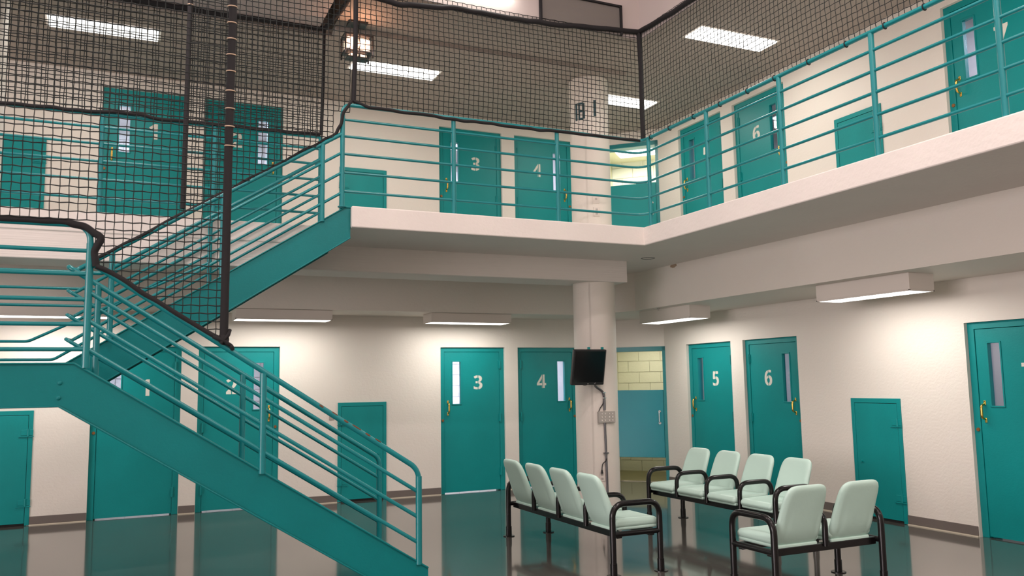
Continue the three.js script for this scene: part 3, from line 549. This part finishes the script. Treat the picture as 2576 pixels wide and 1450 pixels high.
// ---------------------------------------------------------------- benches
const seatG = (() => {
  const g = new RoundedBoxGeometry(0.465, 0.085, 0.45, 7, 0.036), p = g.attributes.position;   // length x, height y, depth z (front = +z)
  for (let i = 0; i < p.count; i++) { const x = p.getX(i), y = p.getY(i), z = p.getZ(i); if (y > 0) p.setY(i, y - 0.014 * Math.cos(x * 6) * Math.exp(-Math.pow((z + 0.02) / 0.13, 2)) - 0.02 * Math.max(0, (z - 0.1) / 0.125) ** 2); p.setX(i, x * (1 - 0.05 * (z + 0.2))); }
  g.computeVertexNormals();
  const lip = rbox(-0.222, 0.222, -0.062, -0.028, -0.2, 0.205, 0.016, 3);
  return join([g, lip]);
})();
const backG = (() => {                                              // padded shell: outline with large corners, rounded rim, hollowed front, ribbed back
  const h = 0.485, w = 0.452, R = 0.085, nr = 14, na = 64, pos = [], idx = [];
  const outline = (a) => {                                           // rounded, tapering outline, angle 0..1
    const c = Math.cos(a * 2 * Math.PI), q = Math.sin(a * 2 * Math.PI), n = q > 0 ? 6 : 7;
    const k = 1 / Math.pow(Math.pow(Math.abs(c), n) + Math.pow(Math.abs(q), n), 1 / n);
    return [c * k * w / 2, q * k * h / 2];
  };
  const T = 0.066;
  for (const side of [1, -1]) for (let i = 0; i <= nr; i++) for (let k = 0; k < na; k++) {
    const f = Math.sin(i / nr * Math.PI / 2), [ox, oy] = outline(k / na);
    let x = ox * f, y = oy * f; const t = y / h + 0.5;
    const rim = Math.max(0, (f - 0.80) / 0.20), th = T / 2 * Math.sqrt(Math.max(0, 1 - rim * rim));
    let z = side * th;
    x *= 1 - 0.115 * t;
    const c = 1 - f * f;
    if (side > 0) z -= 0.020 * c; else z += -0.012 * c * (1 - 0.4 * t) + 0.007 * Math.exp(-Math.pow((Math.abs(x) - 0.145) / 0.016, 2)) * Math.max(0, 1 - t * 1.3);
    z -= 0.13 * t + 0.045 * t * t - 0.02 * Math.exp(-Math.pow(t / 0.16, 2));
    pos.push(x, y, z);
  }
  const half = (nr + 1) * na;
  for (const [o, fl] of [[0, 0], [half, 1]]) for (let i = 0; i < nr; i++) for (let k = 0; k < na; k++) {
    const a = o + i * na + k, b = o + i * na + (k + 1) % na, c = a + na, d = b + na; fl ? idx.push(a, b, c, b, d, c) : idx.push(a, c, b, b, c, d);
  }
  const g = new THREE.BufferGeometry(); g.setAttribute('position', new THREE.Float32BufferAttribute(pos, 3)); g.setIndex(idx); g.computeVertexNormals();
  const flange = rbox(-0.205, 0.205, -0.268, -0.215, -0.03, 0.0, 0.012, 2);
  return join([g, flange]);
})();
function bench(label, n, L, pos, turn) {                            // local: x along the bench, +z the way it faces, back legs at z = 0, front legs at z = 0.48
  const b = thing('bench', label, 'bench', pos, turn), D = 0.48, AY = 0.598, r = 0.0265, pitch = L / n;
  for (const x of [0, L]) {
    const f = mesh('end_frame', [tube([[x, 0.005, 0], [x, AY, 0], [x, AY, D], [x, 0.005, D]], r, 0.125, 14), tube([[x, 0.345, 0], [x, 0.345, D]], 0.023, 0.02, 12)], M.black, b);
    for (const z of [0, D]) mesh('floor_plate', [cyl(0.062, 0.007, x, 0.0035, z, 'y', 24), cyl(0.031, 0.10, x, 0.055, z, 'y', 18)], M.black, f);
  }
  for (const z of [0.075, D - 0.075]) mesh('seat_beam', rbox(0.01, L - 0.01, 0.305, 0.362, z - 0.026, z + 0.026, 0.006), M.black, b);
  for (let k = 1; k < n; k++) { const x = k * pitch; mesh('armrest', tube([[x, 0.34, 0.045], [x, AY, 0.045], [x, AY, D - 0.02], [x, 0.34, D - 0.02]], 0.024, 0.11, 12), M.black, b); }
  for (let k = 0; k < n; k++) {
    const x = (k + 0.5) * pitch;
    const s = mesh('seat', seatG, M.mint, b); s.position.set(x, 0.425, D / 2 + 0.04);
    const q = mesh('backrest', backG, M.mint, b); q.position.set(x, 0.60, 0.085);
  }
}
bench('black tube bench of four mint seats with their backs to the staircase', 4, 2.155, [3.84, 0, -6.345], Math.PI / 2);
bench('black tube bench of four mint seats facing the staircase, by doors 5 and 6', 4, 2.15, [6.18, 0, -8.57], -Math.PI / 2);
bench('black tube bench of two mint seats, closest to the viewer with backs turned', 2, 1.11, [5.60, 0, -5.09], Math.PI);

// ---------------------------------------------------------------- things on the column
const onCol = (deg, y, r = CR) => [CX + r * Math.sin(deg * Math.PI / 180), y, CZ + r * Math.cos(deg * Math.PI / 180)];
{
  const tv = thing('television', 'black flat television tilted down, mounted on the round column', 'television', [5.405, 1.832, -9.41], 0);
  const t = new THREE.Group(); t.name = 'display'; t.rotation.x = 0.22; tv.add(t);
  mesh('housing', [rbox(-0.238, 0.238, -0.232, 0.228, -0.035, 0.02, 0.012, 3), rbox(-0.17, 0.17, -0.16, 0.16, -0.075, -0.03, 0.015)], M.plastic, t);
  mesh('screen', box(-0.216, 0.216, -0.195, 0.208, 0.0195, 0.0215), M.screen, t, 'dark glossy screen');
  mesh('logo', cyl(0.007, 0.003, 0.0, -0.214, 0.021, 'z', 14), M.greybox, t);
  mesh('bracket', [rbox(0.0, 0.075, -0.06, 0.06, -0.10, -0.06, 0.005), tube([[0.03, 0, -0.08], [0.12, 0.0, -0.16], [0.22, 0, -0.20]], 0.022, 0.03), rbox(0.17, 0.29, -0.1, 0.1, -0.215, -0.195, 0.004)], M.plastic, tv);
  for (const x of [0.0, 0.2]) mesh('clip', rbox(x - 0.015, x + 0.015, 0.215, 0.255, -0.0, 0.03, 0.003), M.teal, tv);
}
{
  const c = thing('power_cable', 'dark bundled cables from the television down to the junction box', 'cable');
  const p = (d, y, r) => onCol(d, y, r);
  mesh('cable_bundle', sweep(new THREE.CatmullRomCurve3([[5.50, 1.63, -9.44], [5.57, 1.58, -9.52], p(-14, 1.50, 0.30), p(-11, 1.40, 0.30), p(-11, 1.27, 0.297)].map(V)).getPoints(24), 0.017, 10), M.conduit, c);
  mesh('cord', sweep(new THREE.CatmullRomCurve3([p(-13, 1.46, 0.31), p(-15, 1.36, 0.305), p(-22, 1.30, 0.30), p(-26, 1.255, 0.30)].map(V)).getPoints(20), 0.006, 8), M.plastic, c);
  mesh('cord', sweep(new THREE.CatmullRomCurve3([[5.30, 1.63, -9.45], [5.36, 1.60, -9.46], [5.43, 1.615, -9.45], [5.47, 1.63, -9.44]].map(V)).getPoints(16), 0.004, 8), M.plastic, c);
  for (const [d, y] of [[-11, 1.43], [-12, 1.50]]) mesh('clip', rbox(-0.022, 0.022, -0.006, 0.006, -0.012, 0.02, 0.003, 1).translate(...p(d, y, 0.30)), M.chrome, c);
  const j = thing('junction_box', 'grey metal junction box with rows of round knockouts on the column', 'junction box', onCol(-6, 1.185, 0.285), -6 * Math.PI / 180);
  mesh('box', rbox(-0.118, 0.118, -0.075, 0.072, -0.02, 0.035, 0.006), M.greybox, j);
  for (const x of [-0.075, -0.03, 0.03, 0.075]) for (const y of [-0.042, 0, 0.042]) mesh('knockout', cyl(0.013, 0.006, x, y, 0.037, 'z', 16, 0.009), M.chrome, j);
  const k = thing('conduit', 'grey conduit running from the junction box to the floor outlet', 'conduit');
  mesh('pipe', sweep([p(-11, 1.12, 0.297), p(-10, 0.8, 0.297), p(-9, 0.30, 0.297), p(-9, 0.06, 0.297)], 0.015, 12), M.conduit, k);
  for (const y of [0.72]) mesh('strap', rbox(-0.035, 0.035, -0.008, 0.008, -0.012, 0.018, 0.003, 1).translate(...p(-10, y, 0.297)), M.conduit, k);
  const w = thing('plug_cord', 'short black cord and plug hanging from the conduit into a column outlet', 'cord');
  mesh('cord', sweep(new THREE.CatmullRomCurve3([p(-9, 0.66, 0.315), p(-13, 0.62, 0.315), p(-20, 0.58, 0.31), p(-22, 0.50, 0.31)].map(V)).getPoints(20), 0.006, 8), M.plastic, w);
  mesh('plug', [cyl(0.016, 0.045, ...p(-22, 0.485, 0.308), 'y', 14, 0.01)], M.plastic, w);
  const plateAt = (name, label, d, y, wd, ht, slots, r) => { const o = thing(name, label, 'outlet', onCol(d, y, r), d * Math.PI / 180); mesh('cover_plate', rbox(-wd / 2, wd / 2, -ht / 2, ht / 2, -0.01, 0.009, 0.003), M.cream, o); for (const s of slots) mesh('socket', rbox(-0.016, 0.016, s - 0.014, s + 0.014, 0.004, 0.0105, 0.003), M.greybox, o); };
  plateAt('wall_outlet', 'cream outlet plate low on the round column under the plug', -21, 0.42, 0.075, 0.12, [-0.028, 0.028], CR);
  plateAt('wall_outlet', 'upper of two grey plates on the column upstairs', -17, 4.088, 0.085, 0.125, [0], CR - 0.012);
  plateAt('wall_outlet', 'lower of two grey plates on the column upstairs', -16, 3.915, 0.085, 0.125, [-0.028, 0.028], CR - 0.012);
}
{ // stencilled B 1 bent round the upper column
  const bent = (x0, x1, y0, y1) => { const g = new THREE.BoxGeometry(x1 - x0, y1 - y0, 0.003, 8, 1, 1).translate((x0 + x1) / 2, (y0 + y1) / 2, CR - 0.012 + 0.001), p = g.attributes.position; for (let i = 0; i < p.count; i++) { const a = p.getX(i) / (CR - 0.012), r = p.getZ(i); p.setXYZ(i, CX + r * Math.sin(a), p.getY(i), CZ + r * Math.cos(a)); } g.computeVertexNormals(); return g; };
  const s = thing('painted_sign', 'dark blue-green stencilled B 1 on the upper round column', 'sign');
  const B = -57 * Math.PI / 180 * 0.271 - 0.075, y = 5.195;
  mesh('letter', [bent(B, B + 0.034, y, y + 0.245), bent(B + 0.05, B + 0.12, y + 0.215, y + 0.245), bent(B + 0.05, B + 0.118, y + 0.108, y + 0.138), bent(B + 0.05, B + 0.12, y, y + 0.03), bent(B + 0.05, B + 0.076, y + 0.02, y + 0.23), bent(B + 0.108, B + 0.142, y + 0.132, y + 0.232), bent(B + 0.110, B + 0.146, y + 0.014, y + 0.118), bent(B + 0.03, B + 0.055, y + 0.228, y + 0.245)], M.navy, s);
  const o = -13 * Math.PI / 180 * 0.271; mesh('numeral', bent(o - 0.019, o + 0.019, y + 0.04, y + 0.27), M.navy, s);
}

// ---------------------------------------------------------------- small fittings
{
  const v = thing('ceiling_vent', 'small dark round vent in the walkway underside near the column', 'vent', [6.245, SL, -9.227]);
  mesh('ring', new THREE.TorusGeometry(0.085, 0.012, 8, 28).rotateX(Math.PI / 2).translate(0, -0.004, 0), M.plastic, v); mesh('grille', cyl(0.08, 0.012, 0, -0.004, 0, 'y', 28), M.gap, v);
  for (const [x, z, w] of [[7.147, -10.146, 'nearer the column'], [7.27, -6.675, 'above the right-hand hatch light']]) { const s = thing('sprinkler_head', 'tiny dark sprinkler under the bulkhead ' + w, 'sprinkler', [x - 0.13, 2.69, z]); mesh('cup', cyl(0.022, 0.012, 0, -0.006, 0, 'y', 18), M.greybox, s); mesh('nozzle', cyl(0.009, 0.03, 0, -0.022, 0, 'y', 12), M.greybox, s); }
  const o = thing('wall_switch', 'small grey plate on the wall left of the middle hatch', 'switch', [2.708, 1.216, ZB]); mesh('cover_plate', rbox(-0.035, 0.035, -0.055, 0.055, -0.002, 0.008, 0.003), M.greybox, o); mesh('toggle', rbox(-0.007, 0.007, -0.014, 0.014, 0.006, 0.02, 0.002, 1), M.cream, o);
  const st = new THREE.SphereGeometry(1, 24, 12), p = st.attributes.position; for (let i = 0; i < p.count; i++) { const k = 1 + 0.25 * Math.sin(p.getY(i) * 7) * Math.cos(p.getZ(i) * 5); p.setXYZ(i, p.getX(i) * 0.004, p.getY(i) * 0.03 * k, p.getZ(i) * 0.08 * k); } st.computeVertexNormals();
  const sm = mesh('water_stain', st.translate(6.931, 3.235, -9.62), M.stain, scene); tag(sm, 'small brown stain at the top of the bulkhead beside the column', 'stain');
  const d = thing('ceiling_panel', 'dark grey panel in a black frame on the upper wall band', 'panel', [0, 0, -8.44]);
  mesh('panel', box(4.33, 5.41, 5.86, 6.235, 0.0, 0.015), M.panel, d);
  mesh('frame', [rbox(4.30, 5.43, 6.225, 6.25, 0.0, 0.04, 0.004, 1), rbox(5.405, 5.435, 5.87, 6.25, 0.0, 0.04, 0.004, 1), rbox(4.30, 4.33, 5.87, 6.25, 0.0, 0.04, 0.004, 1)], M.rope, d, 'black frame');
}
renderer.render(scene, camera);
